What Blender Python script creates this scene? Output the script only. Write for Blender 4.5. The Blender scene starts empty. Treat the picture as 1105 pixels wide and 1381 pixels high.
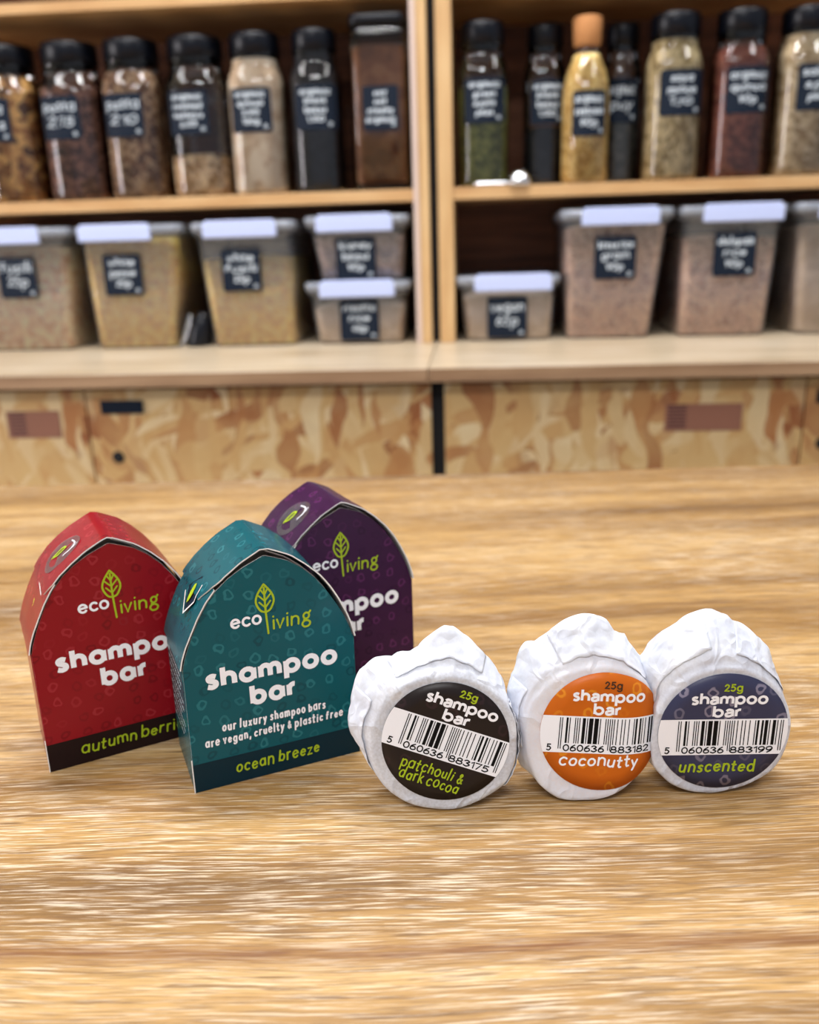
import bpy, bmesh, math, random
from mathutils import Vector, Matrix, noise
random.seed(7)
SC = bpy.context.scene
C = SC.collection
PI = math.pi
rad = math.radians

# ------------------------------------------------------------------ camera
F_PX, PITCH, ROLL, CAM_H = 1196.16, 0.303038, -0.0304542, 0.2260
cp, sp_, cr, sr = math.cos(PITCH), math.sin(PITCH), math.cos(ROLL), math.sin(ROLL)
fwd = Vector((0, cp, -sp_)); up0 = Vector((0, sp_, cp)); rt0 = Vector((1, 0, 0))
rt = rt0 * cr + up0 * sr
upv = -rt0 * sr + up0 * cr
cam = bpy.data.cameras.new('camera')
cam.sensor_fit = 'VERTICAL'; cam.sensor_height = 36.0; cam.sensor_width = 36.0
cam.lens = F_PX / 1381 * 36.0
cam.clip_start = 0.01; cam.clip_end = 50
cam.dof.use_dof = True
cam.dof.focus_distance = 0.354
cam.dof.aperture_fstop = 8.2
camo = bpy.data.objects.new('camera', cam); C.objects.link(camo)
m = Matrix((rt, upv, -fwd)).transposed().to_4x4()
m.translation = Vector((0, 0, CAM_H))
camo.matrix_world = m
SC.camera = camo

# ------------------------------------------------------------------ world, lamps, exposure
w = bpy.data.worlds.new('shop_ambience'); SC.world = w; w.use_nodes = True
w.node_tree.nodes['Background'].inputs[0].default_value = (0.80, 0.86, 1.0, 1)
w.node_tree.nodes['Background'].inputs[1].default_value = 0.46
SC.view_settings.view_transform = 'Standard'
SC.view_settings.look = 'None'
SC.view_settings.exposure = 0.14
SC.view_settings.gamma = 1.0
SC.view_settings.use_curve_mapping = False

CEIL = 1.95
LAMPS = [  # x, y, size x, size y, power
    (-0.10, 0.90, 1.20, 0.30, 27),
    (1.30, 0.45, 0.30, 1.20, 11),
    (-1.45, 0.30, 0.30, 1.20, 11),
    (-0.35, -1.10, 1.20, 0.30, 30),
]
for (lx, ly, sx, sy, pw) in LAMPS:
    l = bpy.data.lights.new('ceiling_lamp', 'AREA'); l.shape = 'RECTANGLE'
    l.size = sx - .06; l.size_y = sy - .06; l.energy = pw; l.color = (0.98, 0.98, 1.0)
    o = bpy.data.objects.new('ceiling_lamp', l); C.objects.link(o); o.location = (lx, ly, CEIL - 0.085)

# daylight through the window in the left wall
l = bpy.data.lights.new('window_daylight', 'AREA'); l.shape = 'RECTANGLE'; l.size = .50; l.size_y = 1.30; l.energy = 26; l.color = (1.0, .94, .97)
o = bpy.data.objects.new('window_daylight', l); C.objects.link(o); o.location = (-2.56, .45, .42); o.rotation_euler = (PI / 2, 0, -PI / 2)

# ------------------------------------------------------------------ helpers
def tag(o, label=None, cat=None, group=None, kind=None):
    if label: o['label'] = label
    if cat: o['category'] = cat
    if group: o['group'] = group
    if kind: o['kind'] = kind
    return o

def thing(name, label, cat, loc=(0, 0, 0), rz=0.0, group=None):
    o = bpy.data.objects.new(name, None); C.objects.link(o)
    o.empty_display_size = .02
    o.location = loc; o.rotation_euler = (0, 0, rz)
    return tag(o, label, cat, group)

class MB:
    """collects vertices and faces with material slots, becomes ONE mesh object"""
    def __init__(s): s.v = []; s.f = []; s.mi = []; s.sm = []; s.uv = None; s.layer = 0
    def add(s, vs, fs, mi=0, smooth=False):
        b = len(s.v); s.v += [tuple(p) for p in vs]
        for f in fs: s.f.append([b + i for i in f]); s.mi.append(mi); s.sm.append(smooth)
        return s
    def box(s, x0, x1, y0, y1, z0, z1, mi=0):
        vs = [(x, y, z) for x in (x0, x1) for y in (y0, y1) for z in (z0, z1)]
        return s.add(vs, [(0, 1, 3, 2), (4, 6, 7, 5), (0, 4, 5, 1), (2, 3, 7, 6), (0, 2, 6, 4), (1, 5, 7, 3)], mi)
    def build(s, name, mats, parent=None, bevel=0.0):
        me = bpy.data.meshes.new(name)
        me.from_pydata(s.v, [], s.f)
        if not isinstance(mats, (list, tuple)): mats = [mats]
        for mt in mats: me.materials.append(mt)
        for p, mi, smo in zip(me.polygons, s.mi, s.sm): p.material_index = mi; p.use_smooth = smo
        if s.uv:
            ul = me.uv_layers.new(name='card')
            for lp in me.loops: ul.data[lp.index].uv = s.uv(s.v[lp.vertex_index])
        me.validate(); me.update()
        o = bpy.data.objects.new(name, me); C.objects.link(o)
        if parent: o.parent = parent
        if bevel:
            b = o.modifiers.new('bevel', 'BEVEL'); b.width = bevel; b.segments = 2; b.limit_method = 'ANGLE'
        return o

def grid(mb, rows, closed=False, mi=0, smooth=True, cap0=False, cap1=False):
    n = len(rows[0]); vs = [p for r in rows for p in r]; fs = []
    for i in range(len(rows) - 1):
        for j in range(n if closed else n - 1):
            k = (j + 1) % n
            fs.append((i * n + j, i * n + k, (i + 1) * n + k, (i + 1) * n + j))
    if cap0: fs.append(tuple(reversed(range(n))))
    if cap1: fs.append(tuple((len(rows) - 1) * n + j for j in range(n)))
    mb.add(vs, fs, mi, smooth)

def copy_tree(o, parent=None):
    c = o.copy(); C.objects.link(c); c.parent = parent
    for ch in [q for q in o.children]: copy_tree(ch, c)
    return c

# ------------------------------------------------------------------ materials
def new_mat(name):
    mt = bpy.data.materials.new(name); mt.use_nodes = True
    nt = mt.node_tree; b = nt.nodes['Principled BSDF']
    return mt, nt, b
def N(nt, typ, **kw):
    n = nt.nodes.new(typ)
    for k, val in kw.items():
        if k in n.inputs: n.inputs[k].default_value = val
        else: setattr(n, k, val)
    return n
def L(nt, a, b): nt.links.new(a, b)
def srgb(r, g, b):
    f = lambda c: (c / 12.92 if c <= .04045 else ((c + .055) / 1.055) ** 2.4)
    return (f(r / 255), f(g / 255), f(b / 255), 1)
def flat(name, col, rough=.5, spec=.5, metal=0.0):
    mt, nt, b = new_mat(name)
    b.inputs['Base Color'].default_value = col; b.inputs['Roughness'].default_value = rough
    b.inputs['Specular IOR Level'].default_value = spec; b.inputs['Metallic'].default_value = metal
    return mt
def coords(nt, scale=(1, 1, 1), rot=(0, 0, 0), src='Object'):
    tc = N(nt, 'ShaderNodeTexCoord'); mp = N(nt, 'ShaderNodeMapping')
    mp.inputs['Scale'].default_value = scale; mp.inputs['Rotation'].default_value = rot
    L(nt, tc.outputs[src], mp.inputs['Vector']); return mp.outputs['Vector']
def ramp(nt, fac, stops, interp='LINEAR'):
    r = N(nt, 'ShaderNodeValToRGB'); r.color_ramp.interpolation = interp
    e = r.color_ramp.elements
    while len(e) < len(stops): e.new(.5)
    for el, (p, c) in zip(e, stops): el.position = p; el.color = c
    L(nt, fac, r.inputs['Fac']); return r.outputs['Color']
def g(v): return (v, v, v, 1)
def mix(nt, fac, a, b, mode='MIX'):
    m_ = N(nt, 'ShaderNodeMix', data_type='RGBA', blend_type=mode)
    if isinstance(fac, (int, float)): m_.inputs[0].default_value = fac
    else: L(nt, fac, m_.inputs[0])
    for i, q in ((6, a), (7, b)):
        if isinstance(q, tuple): m_.inputs[i].default_value = q
        else: L(nt, q, m_.inputs[i])
    return m_.outputs[2]
def math_(nt, op, a, b=None, c=None):
    n = N(nt, 'ShaderNodeMath', operation=op)
    for i, q in enumerate((a, b, c)):
        if q is None: continue
        if isinstance(q, (int, float)): n.inputs[i].default_value = q
        else: L(nt, q, n.inputs[i])
    return n.outputs[0]

def mat_table():
    mt, nt, b = new_mat('limed_glare_oak_top')
    # slow warp so the grain wanders
    warp = N(nt, 'ShaderNodeTexNoise', Scale=1.0, Detail=3.0); L(nt, coords(nt, (2.2, 3.5, 1)), warp.inputs['Vector'])
    tc = N(nt, 'ShaderNodeTexCoord')
    wv = N(nt, 'ShaderNodeVectorMath', operation='MULTIPLY_ADD'); L(nt, warp.outputs['Color'], wv.inputs[0])
    wv.inputs[1].default_value = (0, .032, 0); L(nt, tc.outputs['Object'], wv.inputs[2])
    def ns(scale, det, rough=.6, off=0):
        mp = N(nt, 'ShaderNodeMapping'); mp.inputs['Scale'].default_value = scale; mp.inputs['Location'].default_value = (off, off, 0)
        L(nt, wv.outputs[0], mp.inputs['Vector'])
        n = N(nt, 'ShaderNodeTexNoise', Scale=1.0, Detail=det, Roughness=rough); L(nt, mp.outputs[0], n.inputs['Vector']); return n.outputs['Fac']
    broad = ns((1.6, 26, 1), 4, .55)
    band = ns((4, 120, 1), 3, .6, 3)
    fine = ns((48, 1250, 1), 3, .62, 7)
    fine2 = ns((34, 520, 1), 2, .6, 13)
    patch = ns((5, 11, 1), 3, .5, 21)
    base = ramp(nt, broad, [(.30, srgb(116, 84, 44)), (.42, srgb(152, 116, 66)), (.55, srgb(182, 144, 88)), (.72, srgb(200, 166, 114))])
    base = mix(nt, ramp(nt, band, [(.36, g(.55)), (.52, g(0))]), base, srgb(130, 92, 48))
    # pores, then limed streaks with lacquer glare painted into their whiteness
    base = mix(nt, ramp(nt, fine2, [(.34, g(.60)), (.46, g(0))]), base, srgb(104, 74, 44))
    lim = ramp(nt, fine, [(.50, g(0)), (.64, g(.95))])
    lim_glare = ramp(nt, patch, [(.36, g(.22)), (.62, g(1))])
    base = mix(nt, math_(nt, 'MULTIPLY', math_(nt, 'MULTIPLY', lim, lim_glare), .62), base, srgb(242, 228, 204))
    fine3 = ns((50, 1700, 1), 2, .6, 31)
    base = mix(nt, ramp(nt, fine3, [(.36, g(.5)), (.47, g(0))]), base, srgb(96, 68, 40))
    # one dark growth line across the board
    sep = N(nt, 'ShaderNodeSeparateXYZ'); L(nt, wv.outputs[0], sep.inputs[0])
    d = math_(nt, 'ABSOLUTE', math_(nt, 'SUBTRACT', sep.outputs['Y'], 0.2560))
    dl = ramp(nt, math_(nt, 'MULTIPLY', d, 90.0), [(.0, g(1)), (.62, g(0))])
    dl = math_(nt, 'MULTIPLY', dl, ramp(nt, fine2, [(.30, g(1)), (.62, g(.6))]))
    base = mix(nt, dl, base, srgb(118, 74, 36))
    L(nt, base, b.inputs['Base Color'])
    b.inputs['Roughness'].default_value = .42; b.inputs['Specular IOR Level'].default_value = .45
    bp = N(nt, 'ShaderNodeBump', Strength=.5, Distance=.0004)
    L(nt, math_(nt, 'ADD', fine, fine2), bp.inputs['Height']); L(nt, bp.outputs[0], b.inputs['Normal'])
    return mt

def mat_wood(name, c0, c1, c2, axis='X', rough=.5):
    mt, nt, b = new_mat(name)
    s = {'X': (3, 45, 45), 'Z': (45, 45, 3)}[axis]
    n = N(nt, 'ShaderNodeTexNoise', Scale=1.0, Detail=4.0, Roughness=.6); L(nt, coords(nt, s), n.inputs['Vector'])
    s2 = {'X': (8, 9, 9), 'Z': (9, 9, 8)}[axis]
    n2 = N(nt, 'ShaderNodeTexNoise', Scale=1.0, Detail=2.0); L(nt, coords(nt, s2), n2.inputs['Vector'])
    c = ramp(nt, n.outputs['Fac'], [(.3, c0), (.5, c1), (.7, c2)])
    c = mix(nt, ramp(nt, n2.outputs['Fac'], [(.45, g(0)), (.7, g(.5))]), c, c2)
    L(nt, c, b.inputs['Base Color']); b.inputs['Roughness'].default_value = rough
    return mt

def mat_osb():
    mt, nt, b = new_mat('oriented_strand_board')
    warp = N(nt, 'ShaderNodeTexNoise', Scale=9.0, Detail=2.0); L(nt, coords(nt), warp.inputs['Vector'])
    def layer(rot, sx, sz, seed):
        wv = N(nt, 'ShaderNodeVectorMath', operation='MULTIPLY_ADD'); L(nt, warp.outputs['Color'], wv.inputs[0]); wv.inputs[1].default_value = (.07, .07, .07)
        L(nt, coords(nt, (1, 0, 1), (0, rot, 0)), wv.inputs[2])
        mp = N(nt, 'ShaderNodeMapping'); mp.inputs['Scale'].default_value = (sx, 1, sz); mp.inputs['Location'].default_value = (seed, 0, seed)
        L(nt, wv.outputs[0], mp.inputs[0])
        vo = N(nt, 'ShaderNodeTexVoronoi', Scale=1.0); L(nt, mp.outputs[0], vo.inputs['Vector'])
        s = N(nt, 'ShaderNodeSeparateColor'); L(nt, vo.outputs['Color'], s.inputs[0]); return s
    st = [(.0, srgb(140, 76, 40)), (.16, srgb(176, 116, 66)), (.34, srgb(200, 154, 96)), (.62, srgb(212, 176, 118)), (.90, srgb(228, 204, 158))]
    x = None
    for rot, sx, sz, seed in ((.2, 40, 13, 1.3), (-.5, 44, 14, 4.7), (.5, 46, 12, 9.1), (-1.1, 50, 15, 14.2), (.05, 52, 14, 20.6)):
        a = layer(rot, sx, sz, seed); cA = ramp(nt, a.outputs[0], st)
        x = cA if x is None else mix(nt, ramp(nt, a.outputs[1], [(.52, g(0)), (.66, g(.9))]), x, cA)
    nb = N(nt, 'ShaderNodeTexNoise', Scale=14.0, Detail=3.0); L(nt, coords(nt), nb.inputs['Vector'])
    x = mix(nt, ramp(nt, nb.outputs['Fac'], [(.4, g(0)), (.7, g(.5))]), x, srgb(212, 172, 112))
    L(nt, x, b.inputs['Base Color']); b.inputs['Roughness'].default_value = .5
    return mt

def mat_card(name, base, light, dark, cell=.0078, rough=.27):
    """printed card: base colour with little drop-shaped rings, lighter and darker"""
    mt, nt, b = new_mat(name)
    nz = N(nt, 'ShaderNodeTexNoise', Scale=260.0, Detail=1.0); L(nt, coords(nt), nz.inputs['Vector'])
    wv = N(nt, 'ShaderNodeVectorMath', operation='MULTIPLY_ADD'); L(nt, nz.outputs['Color'], wv.inputs[0]); wv.inputs[1].default_value = (.0030,) * 3
    cb = N(nt, 'ShaderNodeUVMap', uv_map='card')
    L(nt, cb.outputs[0], wv.inputs[2])
    vo = N(nt, 'ShaderNodeTexVoronoi', voronoi_dimensions='2D', Scale=1 / cell, Randomness=.55); L(nt, wv.outputs[0], vo.inputs['Vector'])
    s = N(nt, 'ShaderNodeSeparateColor'); L(nt, vo.outputs['Color'], s.inputs[0])
    ring = ramp(nt, vo.outputs['Distance'], [(.13, g(0)), (.17, g(1)), (.25, g(1)), (.30, g(0))])
    tone = mix(nt, ramp(nt, s.outputs[0], [(.49, g(0)), (.51, g(1))]), light, dark)
    keep = ramp(nt, s.outputs[1], [(.10, g(.15)), (.5, g(.62))])
    col = mix(nt, math_(nt, 'MULTIPLY', ring, keep), base, tone)
    L(nt, col, b.inputs['Base Color']); b.inputs['Roughness'].default_value = rough
    b.inputs['Specular IOR Level'].default_value = .22
    n2 = N(nt, 'ShaderNodeTexNoise', Scale=90.0, Detail=2.0); L(nt, coords(nt), n2.inputs['Vector'])
    bp = N(nt, 'ShaderNodeBump', Strength=.15, Distance=.0006); L(nt, n2.outputs['Fac'], bp.inputs['Height']); L(nt, bp.outputs[0], b.inputs['Normal'])
    return mt

def mat_tissue(name, tint, zc=.03, soap=(.5, .5, .52, 1), amt=.5):
    mt, nt, b = new_mat(name)
    n = N(nt, 'ShaderNodeTexNoise', Scale=70.0, Detail=3.0); L(nt, coords(nt, (1, 1, 1)), n.inputs['Vector'])
    sp = N(nt, 'ShaderNodeTexNoise', Scale=900.0, Detail=2.0); L(nt, coords(nt), sp.inputs['Vector'])
    c = ramp(nt, n.outputs['Fac'], [(.30, tint), (.52, (.74, .78, .86, 1)), (.75, (.86, .88, .92, 1))])
    c = mix(nt, ramp(nt, sp.outputs['Fac'], [(.40, g(.10)), (.60, g(0))]), c, (.5, .5, .52, 1))
    # where the sheet lies tight on the soap its colour shows through
    tc = N(nt, 'ShaderNodeTexCoord'); sx = N(nt, 'ShaderNodeSeparateXYZ'); L(nt, tc.outputs['Object'], sx.inputs[0])
    dz = math_(nt, 'SUBTRACT', sx.outputs['Z'], zc)
    rr = math_(nt, 'SQRT', math_(nt, 'ADD', math_(nt, 'MULTIPLY', sx.outputs['X'], sx.outputs['X']), math_(nt, 'MULTIPLY', dz, dz)))
    rn = math_(nt, 'ADD', rr, math_(nt, 'MULTIPLY', n.outputs['Fac'], .012))
    msk = math_(nt, 'MULTIPLY', ramp(nt, math_(nt, 'MULTIPLY', rn, 20.0), [(.68, g(1)), (.86, g(0))]), ramp(nt, math_(nt, 'MULTIPLY', sx.outputs['Y'], 50.0), [(.25, g(1)), (.6, g(0))]))
    spk = ramp(nt, sp.outputs['Fac'], [(.35, g(1)), (.65, g(.55))])
    c = mix(nt, math_(nt, 'MULTIPLY', math_(nt, 'MULTIPLY', msk, spk), amt), c, soap)
    L(nt, c, b.inputs['Base Color']); b.inputs['Roughness'].default_value = .42
    b.inputs['Subsurface Weight'].default_value = .12; b.inputs['Subsurface Radius'].default_value = (.003, .003, .003)
    v1 = N(nt, 'ShaderNodeTexVoronoi', feature='DISTANCE_TO_EDGE', Scale=60.0); 
    nw = N(nt, 'ShaderNodeTexNoise', Scale=60.0, Detail=2.0); L(nt, coords(nt), nw.inputs['Vector'])
    wv = N(nt, 'ShaderNodeVectorMath', operation='MULTIPLY_ADD'); L(nt, nw.outputs['Color'], wv.inputs[0]); wv.inputs[1].default_value = (.02,) * 3
    L(nt, coords(nt, (1, .5, .6), (.3, .5, .2)), wv.inputs[2]); L(nt, wv.outputs[0], v1.inputs['Vector'])
    h1 = ramp(nt, v1.outputs['Distance'], [(.0, g(1)), (.12, g(.35)), (.5, g(0))])
    n3 = N(nt, 'ShaderNodeTexNoise', Scale=210.0, Detail=3.0); L(nt, coords(nt, (1, 1, .35), (0, .6, 0)), n3.inputs['Vector'])
    hh = math_(nt, 'ADD', h1, math_(nt, 'MULTIPLY', n3.outputs['Fac'], .5))
    bp = N(nt, 'ShaderNodeBump', Strength=.6, Distance=.0011); L(nt, hh, bp.inputs['Height']); L(nt, bp.outputs[0], b.inputs['Normal'])
    return mt

def mat_label(name, base, tone):
    mt, nt, b = new_mat(name)
    nz = N(nt, 'ShaderNodeTexNoise', Scale=300.0, Detail=1.0); L(nt, coords(nt), nz.inputs['Vector'])
    wv = N(nt, 'ShaderNodeVectorMath', operation='MULTIPLY_ADD'); L(nt, nz.outputs['Color'], wv.inputs[0]); wv.inputs[1].default_value = (.0028,) * 3
    L(nt, coords(nt, (1.1, 0, 1)), wv.inputs[2])
    mp = N(nt, 'ShaderNodeMapping'); mp.inputs['Rotation'].default_value = (PI / 2, 0, 0); L(nt, wv.outputs[0], mp.inputs[0])
    vo = N(nt, 'ShaderNodeTexVoronoi', voronoi_dimensions='2D', Scale=1 / .0105, Randomness=.7); L(nt, mp.outputs[0], vo.inputs['Vector'])
    ring = ramp(nt, vo.outputs['Distance'], [(.10, g(0)), (.13, g(1)), (.20, g(1)), (.24, g(0))])
    s = N(nt, 'ShaderNodeSeparateColor'); L(nt, vo.outputs['Color'], s.inputs[0])
    L(nt, mix(nt, math_(nt, 'MULTIPLY', ring, ramp(nt, s.outputs[0], [(.2, g(.2)), (.5, g(1))])), base, tone), b.inputs['Base Color'])
    b.inputs['Roughness'].default_value = .35; b.inputs['Specular IOR Level'].default_value = .2
    return mt

def mat_grain(name, cols, scale, stretch=(1, 1, 1), rough=.7):
    mt, nt, b = new_mat(name)
    vo = N(nt, 'ShaderNodeTexVoronoi', Scale=scale); L(nt, coords(nt, stretch), vo.inputs['Vector'])
    s = N(nt, 'ShaderNodeSeparateColor'); L(nt, vo.outputs['Color'], s.inputs[0])
    nz = N(nt, 'ShaderNodeTexNoise', Scale=scale * .35, Detail=2.0); L(nt, coords(nt), nz.inputs['Vector'])
    fac = math_(nt, 'ADD', math_(nt, 'MULTIPLY', s.outputs[0], .6), math_(nt, 'MULTIPLY', nz.outputs['Fac'], .4))
    k = len(cols)
    L(nt, ramp(nt, fac, [(.22 + .5 * i / (k - 1), c) for i, c in enumerate(cols)]), b.inputs['Base Color'])
    b.inputs['Roughness'].default_value = rough
    bp = N(nt, 'ShaderNodeBump', Strength=.35, Distance=.002); L(nt, vo.outputs['Distance'], bp.inputs['Height']); L(nt, bp.outputs[0], b.inputs['Normal'])
    return mt

def mat_clear(name, tint=(1, 1, 1, 1), milk=0.0, milkcol=(.8, .85, .95, 1), rough=.06):
    """thin clear wall: see-through with a fresnel gloss, optional milkiness"""
    mt = bpy.data.materials.new(name); mt.use_nodes = True; nt = mt.node_tree; nt.nodes.clear()
    out = N(nt, 'ShaderNodeOutputMaterial'); tr = N(nt, 'ShaderNodeBsdfTransparent'); tr.inputs[0].default_value = tint
    gl = N(nt, 'ShaderNodeBsdfGlossy'); gl.inputs['Roughness'].default_value = rough
    df = N(nt, 'ShaderNodeBsdfDiffuse'); df.inputs[0].default_value = milkcol
    fr = N(nt, 'ShaderNodeFresnel', IOR=1.6)
    m1 = N(nt, 'ShaderNodeMixShader'); m1.inputs[0].default_value = milk; L(nt, tr.outputs[0], m1.inputs[1]); L(nt, df.outputs[0], m1.inputs[2])
    m2 = N(nt, 'ShaderNodeMixShader'); L(nt, fr.outputs[0], m2.inputs[0]); L(nt, m1.outputs[0], m2.inputs[1]); L(nt, gl.outputs[0], m2.inputs[2])
    L(nt, m2.outputs[0], out.inputs[0]); return mt

M = dict(
    table=mat_table(),
    pine=mat_wood('pine_board', srgb(164, 120, 74), srgb(190, 148, 98), srgb(206, 170, 122), 'X'),
    pine_v=mat_wood('pine_upright', srgb(176, 136, 88), srgb(196, 158, 108), srgb(210, 178, 130), 'Z'),
    pale=mat_wood('glare_pale_counter', srgb(172, 150, 120), srgb(196, 178, 150), srgb(214, 200, 178), 'X', .34),  # wood paled and greyed, the glare on top put into its colour
    edge=mat_wood('brown_board_edge', srgb(120, 88, 62), srgb(150, 116, 84), srgb(170, 136, 102), 'X', .6),
    trim=flat('pale_pink_edge_trim', srgb(206, 184, 172), .3),
    dark_wood=mat_wood('stained_back_board', srgb(66, 38, 24), srgb(108, 66, 44), srgb(132, 86, 58), 'X', .7),
    osb=mat_osb(),
    black=flat('gap_shade_black', (.006, .006, .007, 1), .8),  # near-black standing for the shade inside gaps and holes
    paper=flat('white_card_core', (.82, .80, .78, 1), .6),
    inkwhite=flat('white_ink', (.90, .91, .96, 1), .4, .3),
    inkgreen=flat('lime_ink', srgb(164, 186, 34), .45, .25),
    inkblack=flat('black_ink', (.004, .004, .005, 1), .5, .12),
    inkbrown=flat('dark_brown_ink', srgb(62, 34, 16), .4),
    chalkb=flat('chalkboard_label', srgb(12, 24, 40), .6, .2),
    chalk=flat('chalk_pen', srgb(196, 206, 214), .7),
    lid=flat('navy_black_plastic', srgb(6, 9, 18), .3, .3),
    clip=flat('blue_white_plastic', srgb(186, 198, 236), .35),
    steel=flat('polished_steel', (.7, .72, .76, 1), .12, .5, 1.0),
    cork=flat('cork', srgb(186, 128, 76), .8),
    glass=mat_clear('clear_jar_wall'),
    tub=mat_clear('cloudy_tub_wall', (.98, .99, 1, 1), .13, (.66, .72, .82, 1), .12),
    tublid=mat_clear('cloudy_tub_lid', (.9, .93, 1, 1), .38, (.66, .72, .84, 1), .12),
    film=mat_clear('clear_tape', (1, 1, 1, 1), .05, (.8, .8, .85, 1), .06),
    wall=flat('painted_wall', srgb(205, 200, 190), .8),
    floor=flat('grey_vinyl_floor', srgb(120, 112, 104), .5),
    ceil=flat('white_ceiling', srgb(226, 226, 224), .8),
    metal=flat('white_lamp_housing', srgb(220, 220, 222), .4),
    iron=flat('dark_table_leg', srgb(40, 38, 36), .45),
)
em = bpy.data.materials.new('lamp_diffuser'); em.use_nodes = True
eb = em.node_tree.nodes['Principled BSDF']; eb.inputs['Emission Color'].default_value = (1, .98, .95, 1); eb.inputs['Emission Strength'].default_value = 6.0
M['diffuser'] = em

# ------------------------------------------------------------------ setting
def struct(name, mb, mt):
    return tag(mb.build(name, mt), kind='structure')
struct('floor', MB().box(-3, 3, -3, 2.45, -.80, -.76), M['floor'])
struct('ceiling', MB().box(-3, 3, -3, 2.45, CEIL, CEIL + .05), M['ceil'])
struct('wall_back', MB().box(-3, 3, 2.40, 2.45, -.76, CEIL), M['wall'])
mb = MB()
for b_ in ((-3, .15, -.76, CEIL), (.75, 2.40, -.76, CEIL), (.15, .75, -.76, -.28), (.15, .75, 1.12, CEIL)): mb.box(-2.70, -2.64, *b_)
struct('wall_left', mb, M['wall'])
mb = MB()
for b_ in ((.15, .18, -.28, 1.12), (.72, .75, -.28, 1.12), (.18, .72, -.28, -.25), (.18, .72, 1.09, 1.12)): mb.box(-2.68, -2.62, *b_)
wf = struct('window_1', mb, M['metal'])
MB().box(-2.665, -2.66, .18, .72, -.25, 1.09).build('pane', M['glass'], wf)
for i, (lx, ly, sx, sy, pw) in enumerate(LAMPS):
    t = thing('ceiling_light', ['long white ceiling light above the far half of the table', 'white ceiling light to the right of the table',
              'white ceiling light to the left of the table', 'long white ceiling light behind the camera'][i], 'ceiling light', (lx, ly, CEIL))
    MB().box(-sx / 2, sx / 2, -sy / 2, sy / 2, -.06, 0).build('housing', M['metal'], t)
    MB().box(-sx / 2 + .02, sx / 2 - .02, -sy / 2 + .02, sy / 2 - .02, -.066, -.0605).build('diffuser', M['diffuser'], t)

# ------------------------------------------------------------------ table
t = thing('wooden_table', 'limed oak table with painted glare and wavy horizontal grain, carrying the boxes and wrapped bars', 'table', (0, 0, -.76))
mb = MB()
y1 = .8438
prof = [(-.45, .76), (-.45, .728), (y1, .728), (y1 + .004, .733), (y1 + .004, .756), (y1 - .0005, .76)]
rows = []
for x in (-.95, .95):
    rows.append([(x, y - (x * .0138 if y > 0 else 0), z) for y, z in prof])
grid(mb, rows, closed=True, smooth=False, cap0=True, cap1=True)
mb.build('tabletop', M['table'], t)
for sx in (-.85, .85):
    for yy in (-.36, .74):
        MB().box(sx - .025, sx + .025, yy - .025, yy + .025, 0, .728).build('leg', M['iron'], t)
MB().box(-.86, .86, .70, .72, .66, .728).build('apron', M['iron'], t)

# ------------------------------------------------------------------ stroke lettering
def arc(cx, cy, rx, ry, a0, a1, n=None):
    n = n or max(4, int(abs(a1 - a0) / 18))
    return [(cx + rx * math.cos(rad(a0 + (a1 - a0) * i / n)), cy + ry * math.sin(rad(a0 + (a1 - a0) * i / n))) for i in range(n + 1)]
def cat(pts, n=5):
    P = [pts[0]] + list(pts) + [pts[-1]]; out = []
    for i in range(1, len(P) - 2):
        p0, p1, p2, p3 = P[i - 1:i + 3]
        for k in range(n):
            t_ = k / n
            out.append(tuple(.5 * (2 * p1[j] + (p2[j] - p0[j]) * t_ + (2 * p0[j] - 5 * p1[j] + 4 * p2[j] - p3[j]) * t_ ** 2 + (3 * p1[j] - p0[j] - 3 * p2[j] + p3[j]) * t_ ** 3) for j in (0, 1)))
    out.append(tuple(pts[-1])); return out
O = arc(.48, .5, .48, .5, 90, 450)
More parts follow.
